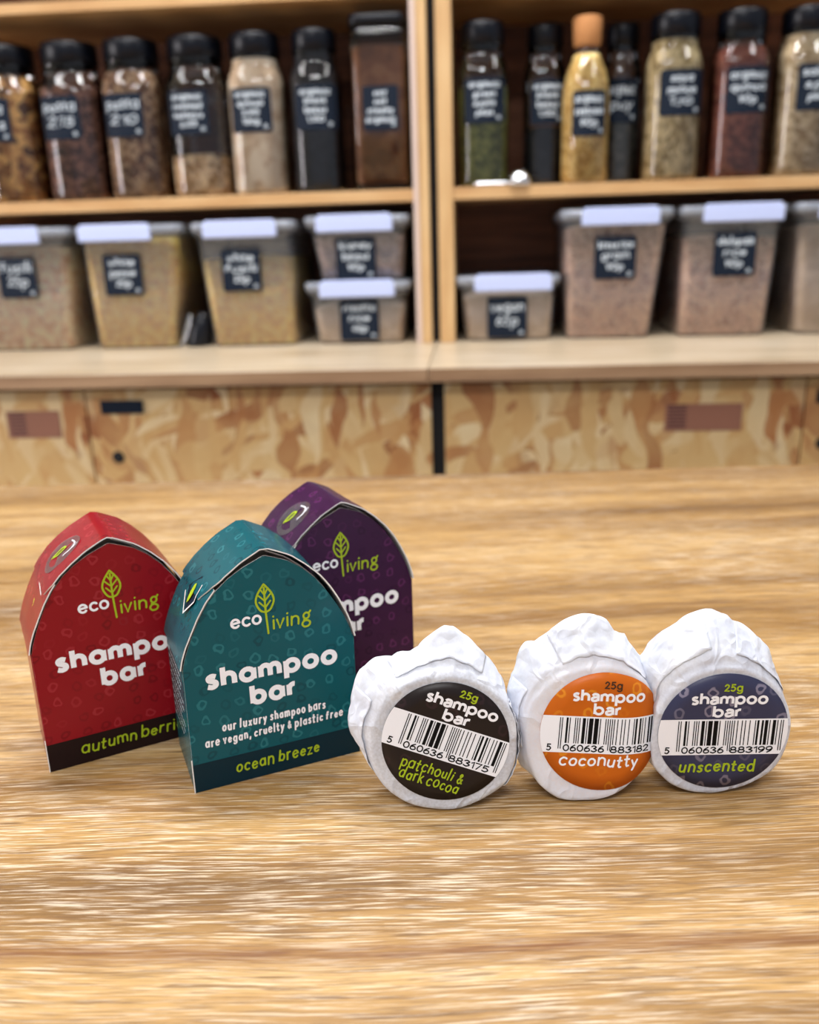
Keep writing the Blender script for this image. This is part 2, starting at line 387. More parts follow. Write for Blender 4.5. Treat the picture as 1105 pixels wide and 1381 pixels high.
GL = {
 'a': ([O, [(.96, 1), (.96, 0)]], 1.30), 'A': ([cat([(.06, .76), (.22, .97), (.48, 1), (.74, .88), (.78, .58)]) + [(.78, 0)], cat([(.78, .58), (.36, .54), (.04, .38), (.06, .10), (.32, 0), (.62, .10), (.78, .30)])], 1.1),
 'b': ([O, [(0, 1.6), (0, 0)]], 1.30),
 'c': ([arc(.48, .5, .48, .5, 48, 312)], 1.02), 'd': ([O, [(.96, 1.6), (.96, 0)]], 1.30),
 'e': ([[(.02, .48), (.94, .58)] , arc(.48, .5, .48, .5, 8, 318)], 1.20),
 'f': ([cat([(.66, 1.5), (.42, 1.6), (.28, 1.3), (.28, .6), (.28, 0)]), [(0, .95), (.6, .95)]], .74),
 'g': ([O, cat([(.96, 1), (.96, .3), (.94, -.3), (.5, -.55), (.08, -.38)])], 1.26),
 'h': ([[(0, 1.6), (0, 0)], arc(.42, .55, .42, .45, 175, 0) + [(.84, 0)]], 1.22),
 'i': ([[(0, 1), (0, 0)], [(0, 1.42), (0.01, 1.44)]], .40), 'j': ([cat([(.3, 1), (.3, -.2), (0, -.5)]), [(.3, 1.4), (.31, 1.42)]], .6),
 'k': ([[(0, 1.6), (0, 0)], [(.66, 1), (.04, .42)], [(.22, .58), (.72, 0)]], .95),
 'l': ([[(0, 1.6), (0, 0)]], .40),
 'm': ([[(0, 1), (0, 0)], arc(.36, .6, .36, .4, 175, 0) + [(.72, 0)], arc(1.08, .6, .36, .4, 175, 0) + [(1.44, 0)]], 1.82),
 'n': ([[(0, 1), (0, 0)], arc(.42, .55, .42, .45, 175, 0) + [(.84, 0)]], 1.22),
 'o': ([O], 1.26), 'p': ([O, [(0, 1), (0, -.6)]], 1.30),
 'q': ([O, [(.96, 1), (.96, -.6)]], 1.3),
 'r': ([[(0, 1), (0, 0)], arc(.40, .55, .40, .45, 175, 75)], .74),
 's': ([cat([(.66, .90), (.38, 1), (.12, .86), (.16, .64), (.40, .52), (.62, .38), (.62, .14), (.36, 0), (.02, .10)], 8)], .92),
 't': ([[(.28, 1.45), (.28, .2), (.42, 0), (.62, .05)], [(0, .98), (.62, .98)]], .80),
 'u': ([[(0, 1)] + arc(.42, .42, .42, .42, 180, 350), [(.84, 1), (.84, 0)]], 1.22),
 'v': ([[(0, 1), (.4, 0), (.8, 1)]], 1.02), 'w': ([[(0, 1), (.32, 0), (.62, .9), (.92, 0), (1.24, 1)]], 1.5),
 'x': ([[(0, 1), (.76, 0)], [(.76, 1), (0, 0)]], 1.0), 'y': ([[(0, 1), (.42, .1)], cat([(.84, 1), (.5, .15), (.2, -.5)])], 1.06),
 'z': ([[(.02, 1), (.74, 1), (0, 0), (.8, 0)]], 1.04),
 '&': ([cat([(.9, .0), (.35, .85), (.25, 1.15), (.45, 1.35), (.62, 1.15), (.3, .72), (.02, .35), (.25, 0), (.6, .12), (.85, .6)])], 1.15),
 ',': ([[(.1, .12), (0, -.28)]], .45), ' ': ([], .62), '.': ([[(0, .05), (.01, .05)]], .4),
 '0': ([arc(.42, .7, .42, .7, 90, 450)], 1.16), '1': ([[(.12, 1.12), (.44, 1.4), (.44, 0)]], 1.0),
 '2': ([cat([(.02, 1.08), (.36, 1.4), (.76, 1.12), (.58, .66), (.04, .02)]) + [(.84, 0)]], 1.16),
 '3': ([cat([(.04, 1.2), (.38, 1.4), (.74, 1.1), (.36, .76)]) , cat([(.36, .76), (.82, .42), (.42, 0), (.0, .18)])], 1.14),
 '4': ([[(.62, 0), (.62, 1.4), (0, .42), (.86, .42)]], 1.16),
 '5': ([[(.74, 1.4), (.14, 1.4), (.08, .78)] + cat([(.08, .78), (.44, .9), (.80, .46), (.44, 0), (.0, .14)])], 1.16),
 '6': ([cat([(.66, 1.38), (.22, 1.0), (.02, .46), (.14, .08), (.44, 0), (.78, .22), (.76, .62), (.44, .82), (.08, .58)])], 1.16),
 '7': ([[(.0, 1.4), (.82, 1.4), (.26, 0)]], 1.14),
 '8': ([arc(.42, 1.06, .33, .34, 90, 450), arc(.42, .37, .42, .37, 90, 450)], 1.16),
 '9': ([cat([(.16, .02), (.60, .4), (.80, .94), (.68, 1.32), (.38, 1.4), (.04, 1.18), (.06, .78), (.38, .58), (.74, .82)])], 1.16),
 'G': ([arc(.40, .78, .34, .34, 90, 450), arc(.42, -.12, .46, .36, 90, 450), cat([(.36, .44), (.16, .34), (.42, .24)]), [(.66, 1.02), (.86, 1.26)]], 1.1),
}
def glyph_run(txt, hand):
    """[(strokes, x_min, x_max)] per letter, None for a space"""
    out = []; rng = random.Random(txt)
    for ch in txt:
        if ch == ' ': out.append(None); continue
        ss = GL[ch][0]
        if hand:
            a = rng.uniform(-.10, .12) * hand; dy = rng.uniform(-.10, .12) * hand; k = 1 + rng.uniform(-.12, .14) * hand; sl = .12 * hand; sq = 1 - .12 * hand
            st = []
            for s in ss:
                q_ = [((q[0] * sq * math.cos(a) - q[1] * math.sin(a)) * k + q[1] * sl + rng.uniform(-.02, .02) * hand, (q[0] * math.sin(a) * .7 + q[1] * math.cos(a)) * k + dy + rng.uniform(-.02, .02) * hand) for q in s]
                st.append(q_)
            ss = st
        xs = [q[0] for s in ss for q in s]; out.append((ss, min(xs), max(xs)))
    return out

def ribbon(mb, pts, wid, fn, caps=True, step=None):
    """flat pen stroke; fn maps (u, w) to 3-D; every piece lies a few microns over the one before"""
    fn0 = fn; mb.layer += 1; lay = [mb.layer]
    def fn(u, w_):
        q = fn0(u, w_); return (q[0], q[1] - lay[0] * 1.5e-6, q[2])
    P = [pts[0]]
    for q in pts[1:]:
        if (q[0] - P[-1][0]) ** 2 + (q[1] - P[-1][1]) ** 2 > (wid * .04) ** 2: P.append(q)
    if len(P) == 1: P.append((P[0][0] + wid * .05, P[0][1]))
    if step:
        Q = [P[0]]
        for q in P[1:]:
            k = max(1, int(math.dist(q, Q[-1]) / step)); a = Q[-1]
            for i in range(1, k + 1): Q.append((a[0] + (q[0] - a[0]) * i / k, a[1] + (q[1] - a[1]) * i / k))
        P = Q
    h = wid / 2; rows = []
    closed = math.dist(P[0], P[-1]) < wid * .3 and len(P) > 5
    segs = [Vector((P[i + 1][0] - P[i][0], P[i + 1][1] - P[i][1])).normalized() for i in range(len(P) - 1)]
    discs = []
    for i, p in enumerate(P):
        a = segs[max(0, i - 1)]; b_ = segs[min(i, len(segs) - 1)]
        if closed and i in (0, len(P) - 1): a, b_ = segs[-1], segs[0]
        if 0 < i < len(P) - 1 and a.dot(b_) < .75: discs.append(p)
        d = (a + b_); d = d.normalized() if d.length > .2 else b_
        nx, ny = -d.y, d.x
        k = h / max(.7, d.dot(b_))
        if i in (0, len(P) - 1) and not closed: k = h
        rows.append([(p[0] + nx * k, p[1] + ny * k), (p[0] - nx * k, p[1] - ny * k)])
    grid(mb, [[fn(*q) for q in r] for r in rows], smooth=False)
    if caps and not closed: discs += [P[0], P[-1]]
    for p in discs:
        mb.layer += 1; lay[0] = mb.layer
        ring = [fn(p[0] + h * math.cos(a), p[1] + h * math.sin(a)) for a in [2 * PI * k / 10 for k in range(10)]]
        mb.add(ring, [tuple(range(10))])

def write(mb, txt, x0, x1, base, xh, wid, fn, hand=0.0, caps=True, gap=None):
    run = glyph_run(txt, hand); sy = xh - wid
    gap = (.10 if not hand else .13) * xh if gap is None else gap
    n = sum(1 for r in run if r); sp = sum(1 for r in run if r is None)
    fixed = wid * n + gap * (n - 1) + sp * .30 * xh
    sx = (x1 - x0 - fixed) / sum(r[2] - r[1] + .0 for r in run if r)
    if sx < sy * .35: sx = sy * .35
    x = x0 + wid / 2
    for r in run:
        if r is None: x += .30 * xh; continue
        ss, a, b = r
        for s in ss: ribbon(mb, [(x + (q[0] - a) * sx, base + wid / 2 + q[1] * sy) for q in s], wid, fn, caps)
        x += (b - a) * sx + wid + gap

def leaf_mb(mb, cx, z0, z1, half, stem_z, wid, fn):
    H = z1 - z0
    L_ = cat([(cx, z1), (cx - half * .75, z0 + H * .68), (cx - half, z0 + H * .38), (cx - half * .55, z0 + H * .08), (cx, z0)])
    R_ = [(2 * cx - x, z) for x, z in L_]
    ribbon(mb, L_, wid, fn); ribbon(mb, R_, wid, fn)
    ribbon(mb, [(cx, z1 - H * .12), (cx, z0), (cx + half * .12, stem_z)], wid, fn)
    for k, dx in ((.16, .62), (.40, .66), (.62, .42)):
        for s in (-1, 1): ribbon(mb, [(cx, z0 + H * k), (cx + s * half * dx, z0 + H * (k + .22))], wid * .8, fn)

# ------------------------------------------------------------------ card boxes
W, D = .075, .0426
ARCH = [(0, .058), (.0012, .0625), (.0032, .0678), (.0058, .0735), (.0090, .0798), (.0128, .0858), (.0172, .0908), (.0222, .0950), (.0285, .0992), (.0340, .1020), (.0372, .1037),
        (.0385, .1036), (.0420, .1020), (.0480, .0990), (.0540, .0942), (.0592, .0888), (.0640, .0822), (.0680, .0755), (.0712, .0695), (.0735, .0635), (.0750, .058)]
ARCL = [0]
for i in range(1, len(ARCH)): ARCL.append(ARCL[-1] + math.dist(ARCH[i], ARCH[i - 1]))
def arch_at(s):
    s = max(0, min(ARCL[-1] - 1e-9, s)); i = 0
    while ARCL[i + 1] < s: i += 1
    t_ = (s - ARCL[i]) / (ARCL[i + 1] - ARCL[i])
    p = Vector(ARCH[i]).lerp(Vector(ARCH[i + 1]), t_)
    a = Vector(ARCH[max(0, i - 1)]); b_ = Vector(ARCH[min(len(ARCH) - 1, i + 2)])
    d = (b_ - a).normalized(); return p, Vector((-d.y, d.x))
def roof_pt(s, y, off):
    p, n = arch_at(s); q = p + n * off; return (q.x, y, q.y)

def roof_flap(name, s0, s1, off, front, mats, parent, n=44, wav=.0004, seed=0, lift=0.0):
    """curved card strip, printed outside, white cut edges"""
    mb = MB(); th = .00055; top = []; bot = []; uvd = {}; fade = lambda q: min(1.0, (1 - q) / .25 + .15)
    for i in range(n + 1):
        s = s0 + (s1 - s0) * i / n
        fy = front(i / n) + wav * noise.noise(Vector((s * 90, seed, 0)))
        yy = [fy] + [fy + (D + .0006 - fy) * k / 6 for k in range(1, 7)]
        lf = [off + lift * math.exp(-k * .8) * math.sin(PI * i / n) + .00035 * noise.noise(Vector((s * 60, k * .7, seed))) for k in range(7)]
        lf = [l_ * (fade(i / n) if s1 > .08 else 1) for l_ in lf]
        top.append([roof_pt(s, y, l_ + th) for y, l_ in zip(yy, lf)])
        for p, y in zip(top[-1], yy): uvd[tuple(p)] = (s + .2, y)
        bot.append([roof_pt(s, y, l_) for y, l_ in zip(yy, lf)])
    mb.uv = lambda v: uvd.get(tuple(v), (0, 0))
    grid(mb, top, mi=0); grid(mb, [r[::-1] for r in bot], mi=1)
    for a, b_ in ((0, 0), (-1, -1)):
        rows = [[top[i][a] for i in range(n + 1)], [bot[i][a] for i in range(n + 1)]]
        grid(mb, rows, mi=1, smooth=False)
    for i in (0, n): grid(mb, [top[i], bot[i]], mi=1, smooth=False)
    return mb.build(name, mats, parent)

def panel(name, outline, y0, y1, mats, parent):
    """flat card panel, outline in x,z"""
    mb = MB(); n = len(outline); mb.uv = lambda v: (v[0], v[2])
    mb.add([(x, y0, z) for x, z in outline], [tuple(range(n))], 0)
    mb.add([(x, y1, z) for x, z in outline], [tuple(reversed(range(n)))], 1)
    vs = [(x, y0, z) for x, z in outline] + [(x, y1, z) for x, z in outline]
    mb.add(vs, [(i, (i + 1) % n, n + (i + 1) % n, n + i) for i in range(n)], 1)
    return mb.build(name, mats, parent)

def card_box(x, y, yaw, label, card, band, style, flavour=None, blurb=False):
    t = thing('shampoo_bar_box', label, 'box', (x, y, 0), yaw, 'arched card boxes of shampoo bars')
    P2 = [card, M['paper']]
    th = .0004
    # front panel: arch slightly below the roof so a dark gap shows under the apex
    def inset(i, p):
        k = 1 - abs(p[0] - W / 2) / (W / 2); return (p[0] + (W / 2 - p[0]) * .012, p[1] - .0002 - .0034 * max(0, k - .55))
    outl = [(0.0001, .0002), (W - .0001, .0002)] + [inset(i, p) for i, p in reversed(list(enumerate(ARCH)))]
    panel('front_panel', outl, 0, th, P2, t)
    panel('back_panel', outl, D, D - th, P2, t)
    for s in (0, 1):
        x0 = 0 if s == 0 else W - th
        mb = MB(); mb.uv = lambda v: (v[1] + .1, v[2]); mb.box(x0, x0 + th, th, D - th, .0002, .058, 0)
        mb.build('side_panel', card, t)
    MB().box(th, W - th, th, D - th, .0, .0004).build('base_panel', card, t)
    fn = lambda u, w_: (u, -.00012, w_)
    fn2 = lambda u, w_: (u, -.00022, w_)
    # flavour band round the foot
    mb = MB(); hb = .0135
    mb.add([(0, -.00008, .0001), (W, -.00008, .0001), (W, -.00008, hb), (0, -.00008, hb)], [(0, 1, 2, 3)])
    mb.add([(W + .0001, 0, .0001), (W + .0001, D, .0001), (W + .0001, D, hb), (W + .0001, 0, hb)], [(0, 1, 2, 3)])
    mb.build('flavour_band', band, t)
    # cut white edge seen at the lower left corner
    MB().box(-.0003, .0001, -.0002, .0001, .0002, .016).build('cut_edge', M['paper'], t)
    L0 = ARCL[-1]
    if style == 'slot':
        roof_flap('side_flap', -0.0 + .0003, L0 * .30, .0003, lambda k: -.0008, P2, t, n=18, seed=3)
        roof_flap('roof_flap', L0 * .235, L0 - .0003, .0011, lambda k: -.0007 + .0075 * max(0, 1 - k / .13) ** 1.3 - .0004 * math.sin(PI * k), P2, t, seed=1, lift=.0006)
    else:
        roof_flap('side_flap', .0003, L0 * .27, .0003, lambda k: -.0007, P2, t, n=18, seed=3)
        roof_flap('roof_flap', L0 * .215, L0 - .0003, .0010, lambda k: -.0010 + .005 * max(0, 1 - k / .06) - .0004 * math.sin(PI * k), P2, t, seed=2, lift=.0002)
    # second flap from the right lies under the main one
    roof_flap('under_flap', L0 * .52, L0 * .97, -.0008, lambda k: .0045, P2, t, n=20, seed=8)
    # lettering
    mb = MB()
    write(mb, 'shampoo', .0088, .0668, .0468, .0074, .0023, fn, caps=False)
    write(mb, 'bar', .0270, .0480, .0354, .0074, .0023, fn, caps=False)
    mb.build('lettering', M['inkwhite'], t)
    mb = MB(); write(mb, 'eco', .0216, .0349, .0722, .0046, .00105, fn); mb.build('lettering', M['inkwhite'], t)
    mb = MB()
    leaf_mb(mb, .0368, .0772, .0897, .0038, .0674, .00085, fn)
    mb.build('leaf_emblem', M['inkgreen'], t)
    mb = MB(); write(mb, 'ivinG', .0393, .0564, .0686, .0048, .00085, fn, hand=.5); mb.build('lettering', M['inkgreen'], t)
    if flavour:
        mb = MB(); write(mb, flavour[0], flavour[1], flavour[2], .0050, .0041, .00078, fn2, hand=1.0); mb.build('lettering', M['inkgreen'], t)
    if blurb:
        mb = MB()
        write(mb, 'our luxury shampoo bars', .0140, .0600, .0262, .0030, .00072, fn, hand=.8)
        write(mb, 'are vegan, cruelty & plastic free', .0062, .0678, .0204, .0030, .00072, fn, hand=.8)
        mb.build('lettering', M['inkwhite'], t)
        # small print on the left side panel
        mb = MB(); fs = lambda u, w_: (-.00012, D - u, w_)
        rng = random.Random(5)
        for k in range(9):
            z = .053 - k * .0040; u = .004
            while u < .036 - (k % 3) * .004:
                wl = rng.uniform(.002, .006)
                pts = [(u + wl * q / 8, z + .0006 * math.sin(q * 2.4 + k) + rng.uniform(-.0003, .0003)) for q in range(9)]
                ribbon(mb, pts, .0004, fs); u += wl + .0012
        mb.build('small_print', M['inkwhite'], t)
    # seal on the roof
    def on(s_, y_, off): return lambda a, b_: roof_pt(s_ + a, y_ + b_, off)
    if style == 'slot':
        s_, y_ = L0 * .228, .017
        f0 = on(s_, y_, .0019)
        mb = MB(); mb.add([f0(-.0080, -.001), f0(-.001, -.0080), f0(.0085, .000), f0(.001, .0080)], [(0, 1, 2, 3)]); mb.build('tongue', band, t)
        f1 = on(s_, y_, .00205)
        mb = MB(); ribbon(mb, [(-.0022, .0085), (-.0088, -.001), (-.001, -.0085)], .0008, f1); ribbon(mb, [(-.001, -.0085), (.0015, -.0075), (.006, -.0065)], .0006, f1); mb.build('cut_edge', M['paper'], t)
        mb = MB(); q = [(-.0045, 0), (-.003, -.0014), (0, -.0019), (.003, -.0014), (.0045, .0002), (.0035, .0016), (0, .0019), (-.003, .0012)]
        mb.add([f1(*a) for a in q], [tuple(range(8))]); mb.build('leaf_mark', M['inkgreen'], t)
    else:
        s_, y_ = L0 * .335, .021
        f1 = on(s_, y_, .0019)
        mb = MB(); ribbon(mb, cat([(-.0035, .001), (-.001, -.0012), (.0022, -.0018), (.004, -.001), (.0028, .0008), (-.001, .0012), (-.0035, .001)]), .0011, f1); mb.build('leaf_mark', M['inkgreen'], t)
        mb = MB(); ribbon(mb, cat([(.0015, -.0075), (.0055, -.0075), (.0085, -.0045), (.0080, .0005)]), .0007, f1); ribbon(mb, [(.0070, -.0075), (.0095, -.0062)], .0005, f1); mb.build('white_arc', M['inkwhite'], t)  # white arc and short stroke drawn over the seal
        f2 = on(s_, y_, .00175)
        mb = MB(); rr = [f2(.0105 * math.cos(k * PI / 14) + .001, .0105 * math.sin(k * PI / 14) - .002) for k in range(28)]
        mb.add([f2(.001, -.002)] + rr, [(0, i + 1, (i + 1) % 28 + 1) for i in range(28)]); mb.build('clear_seal', M['film'], t)
        f3 = on(L0 * .12, .020, .00085)
        mb = MB(); ribbon(mb, cat([(-.004, 0), (-.001, -.001), (.003, -.001), (.0035, .0006), (-.001, .001)]), .001, f3); mb.build('leaf_mark', M['inkgreen'], t)
        f4 = on(L0 * .215, .012, .00095)
        mb = MB(); ribbon(mb, [(-.0005, .012), (-.0022, -.002)], .0006, f4); mb.build('cut_edge', M['paper'], t)
    return t

teal = mat_card('teal_card', srgb(10, 82, 92), srgb(44, 122, 130), srgb(4, 56, 68))
red = mat_card('red_card', srgb(136, 16, 28), srgb(160, 44, 54), srgb(100, 8, 20))
plum = mat_card('plum_card', srgb(54, 22, 58), srgb(96, 40, 92), srgb(40, 12, 44))
card_box(-.09542, .32798, rad(22.545), 'teal arched card box of ocean breeze shampoo bar, in front of the other boxes', teal, flat('deep_teal_ink', srgb(6, 40, 52), .3, .18), 'slot', ('ocean breeze', .0182, .0560), True)
card_box(-.16491, .34703, rad(27.016), 'red arched card box of autumn berries shampoo bar, left of the teal box', red, flat('black_brown_ink', srgb(30, 16, 18), .3, .18), 'seal', ('autumn berries', .0142, .0645))
card_box(-.06670, .38947, rad(26.682), 'purple arched card box of shampoo bar, standing behind the teal box', plum, flat('deep_plum_ink', srgb(30, 10, 30), .3, .18), 'seal')

# ------------------------------------------------------------------ tissue-wrapped bars
def polar(pts, c, n):
    q = sorted((math.atan2(z * .001 - c[1], x * .001 - c[0]) % (2 * PI), math.hypot(x * .001 - c[0], z * .001 - c[1])) for x, z in pts)
    q = [(q[-1][0] - 2 * PI, q[-1][1])] + q + [(q[0][0] + 2 * PI, q[0][1])]; out = []
    for k in range(n):
        a = 2 * PI * k / n
        for i in range(len(q) - 1):
            if q[i][0] <= a <= q[i + 1][0]:
                t_ = (a - q[i][0]) / max(1e-9, q[i + 1][0] - q[i][0]); out.append(q[i][1] * (1 - t_) + q[i + 1][1] * t_); break
    return out

L_CODE = ["0001101", "0011001", "0010011", "0111101", "0100011", "0110001", "0101111", "0111011", "0110111", "0001011"]
PAR = ["LLLLLL", "LLGLGG", "LLGGLG", "LLGGGL", "LGLLGG", "LGGLLG", "LGGGLL", "LGLGLG", "LGLGGL", "LGGLGL"]
def ean(code):
    s = '101'; p = PAR[int(code[0])]
    for ch, k in zip(code[1:7], p):
        c_ = L_CODE[int(ch)]
        s += c_ if k == 'L' else ''.join('1' if b == '0' else '0' for b in c_)[::-1]
    s += '01010'
    for ch in code[7:]: s += ''.join('1' if b == '0' else '0' for b in L_CODE[int(ch)])
    return s + '101'

def wrapped_bar(x, y, zc, Rl, lean, rot, bend, Fo, Mo, label, cols, code, words, seed, hood, dy=0.0):
    t = thing('wrapped_shampoo_bar', label, 'soap bar', (x, y, 0), 0, 'tissue wrapped mini shampoo bars')
    tl = math.tan(lean); u0, rho = bend; T = .025
    def by(xx):
        d = xx - u0
        if d <= 0: return 0
        d = min(d, rho * .95); return rho - math.sqrt(rho * rho - d * d)
    n = 216; c0 = (0, .032)
    Fr = polar(Fo, c0, n); Mr = polar(Mo, c0, n)
    sl = [(0, 'F', k) for k in (.0, .2, .4, .6, .75, .86, .93, .975)] + [(.0008, 'F', 1.0)]
    for i in range(1, 16): sl.append((.0008 + .0102 * i / 15, i / 15, None))
    for i in range(1, 9): sl.append((.011 + .009 * i / 8, 'M', 1 - .05 * (i / 8) ** 2))
    for v_, k in ((.0222, .90), (.0236, .80), (.0246, .66), (.025, .45), (.025, .2), (.025, .0)): sl.append((v_, 'M', k))
    def surf(j, si, off=0.0):
        v_, kind, k = sl[si]; a = 2 * PI * j / n; f, m_ = Fr[j % n], Mr[j % n]
        if kind == 'F': r = f * k
        elif kind == 'M': r = m_ * k
        else:
            e = kind ** .8; r = f * (1 - e) + m_ * e
        px, pz = c0[0] + r * math.cos(a), c0[1] + r * math.sin(a)
        # crumple: creases radiating and crossing, none under the sticker
        keep = 1.0
        dl = math.hypot(px, pz - zc)
        if v_ < .002: keep = max(0, min(1, (dl - Rl * .98) / .006))
        q = Vector((px * 36, v_ * 40, pz * 36)) + Vector((seed * 3.1,) * 3)
        q2 = q + Vector((noise.noise(q * .6), noise.noise(q * .6 + Vector((5, 5, 5))), 0)) * .9
        dist, _ = noise.voronoi(q2); cr1 = min(.5, dist[1] - dist[0])
        rg = 1 - abs(noise.noise(Vector((a * 3.2 * 1, v_ * 70, seed)))) * 2
        up_ = max(0, math.sin(a)) * .6 + .55
        d3, _ = noise.voronoi(q2 * 2.3 + Vector((7, 1, 4))); cr2 = min(.5, d3[1] - d3[0])
        low = .45 + .55 * max(0, min(1, math.sin(a) * 1.5 + .6))
        zone = 1 if v_ > .009 else .35 + .65 * v_ / .009
        dr = (.0034 * (cr1 - .25) + .0010 * (cr2 - .22) + .0006 * (rg - .6) * up_ + .0012 * noise.noise(q * .8)) * keep * low * zone
        r2 = r + dr + off
        px, pz = c0[0] + r2 * math.cos(a), c0[1] + r2 * math.sin(a)
        vy = v_ + by(px) * max(0, 1 - v_ / T) + (.0008 * noise.noise(q * 1.1) * keep if v_ < .002 else .0012 * noise.noise(q * .9 + Vector((9, 0, 0))))
        pz = max(.0002 + .0001 * (j % 2), pz)
        return (px, vy + pz * tl * (1 - v_ / T), pz)
    mb = MB()
    grid(mb, [[surf(j, i) for j in range(n)] for i in range(len(sl))], closed=True)
    mt = mat_tissue('white_tissue', (.66, .70, .80, 1), zc, *cols['soap'])
    mb.build('tissue_wrapper', mt, t)
    # loose overlapping folds of tissue lying on the wrapper
    rng = random.Random(seed)
    for (a0, a1, s0, s1, lift) in hood:
        mb = MB(); rows = []; ja, jb = int(a0 / 360 * n), int(a1 / 360 * n)
        for si in range(s0, s1 + 1):
            rag = 0
            row = []
            for j in range(ja, jb + 1):
                e = (j - ja) / (jb - ja); edge = math.sin(PI * e) ** .5
                fr = 1 if si > s0 else 0
                o_ = lift * .6 * (.35 + .65 * edge) + .0005 * noise.noise(Vector((j * .3, si * .4, seed)))
                p = Vector(surf(j % n, si, o_))
                if si == s0: p.y -= .0008 * edge + .0006 * noise.noise(Vector((j * .25, 3, seed)))
                row.append(tuple(p))
            rows.append(row)
        grid(mb, rows)
        o = mb.build('tissue_fold', mt, t)
        sm = o.modifiers.new('thickness', 'SOLIDIFY'); sm.thickness = .00012
    # sticker: arc-length preserving bend on the right
    cr_, sr_ = math.cos(rot), math.sin(rot)
    def lf(off):
        def f(u, w_):
            u, w_ = u * Rl, (w_ + (dy if abs(off - .0004) > 1e-7 and abs(off - .0001) > 1e-7 else 0)) * Rl
            X = u * cr_ - w_ * sr_; Z = u * sr_ + w_ * cr_; yy = 0
            if X > u0:
                a = (X - u0) / rho; yy = rho * (1 - math.cos(a)); X = u0 + rho * math.sin(a)
            z = zc + Z * math.cos(lean)
            return (X, yy + z * tl - off, z)
        return f
    def clipfill(mb, w0, w1, fn, k=18, nx=22):
        rows = []
        for i in range(k + 1):
            w_ = w0 + (w1 - w0) * i / k; h = math.sqrt(max(0, 1 - (w_ + dy) ** 2))
            rows.append([fn(-h + 2 * h * q / nx, w_) for q in range(nx + 1)])
        grid(mb, rows, smooth=True)
    st = thing_part = None
    mb = MB(); fA, fB = lf(.0004), lf(.0001)
    rows = [[fA(.0, 0)] * 64, *[[fA(k * math.cos(2 * PI * q / 64), k * math.sin(2 * PI * q / 64)) for q in range(64)] for k in (.25, .5, .75, 1.0)], [fB(math.cos(2 * PI * q / 64), math.sin(2 * PI * q / 64)) for q in range(64)]]
    grid(mb, rows, closed=True)
    stk = mb.build('sticker', cols['mat'], t)
    mb = MB(); clipfill(mb, -.40, .225, lf(.00050)); mb.build('barcode_field', M['inkwhite'], stk)
    mb = MB(); fn = lf(.00058)
    write(mb, 'shAmpoo', -.54, .64, .475, .155, .042, fn, caps=False, gap=.010)
    write(mb, 'bAr', -.19, .26, .255, .155, .042, fn, caps=False, gap=.012)
    mb.build('lettering', M['inkwhite'], stk)
    mb = MB(); write(mb, '25g', -.05, .235, .70, .10, .024, fn); mb.build('lettering', cols['g25'], stk)
    # barcode
    mb = MB(); fb = lf(.00058); bars = ean(code); x0, x1 = -.70, .925; dw = (x1 - x0) / 95; i = 0
    while i < 95:
        if bars[i] == '1':
            j = i
            while j < 95 and bars[j] == '1': j += 1
            guard = i < 3 or 45 <= i < 50 or i >= 92
            lo = -.335 if guard else -.235; hi = .20
            a_, b_ = x0 + i * dw, x0 + j * dw - dw * .12
            lim = math.sqrt(max(0, .985 - max(abs(a_), abs(b_)) ** 2)); hi = min(hi, lim - dy)
            grid(mb, [[fb(a_, lo), fb(b_, lo)], [fb(a_, 0), fb(b_, 0)], [fb(a_, hi), fb(b_, hi)]], smooth=False); i = j
        else: i += 1
    mb.build('barcode', M['inkblack'], stk)
    mb = MB()
    write(mb, code[0], -.88, -.80, -.375, .092, .021, fb)
    write(mb, code[1:7], -.62, .04, -.375, .092, .021, fb)
    write(mb, code[7:], .13, .80, -.375, .092, .021, fb)
    mb.build('lettering', M['inkblack'], stk)
    mb = MB()
    for (tx, xa, xb, bs, xh, wd) in words: write(mb, tx, xa, xb, bs, xh, wd, fb, hand=.9)
    mb.build('lettering', cols['word'], stk)
    return t

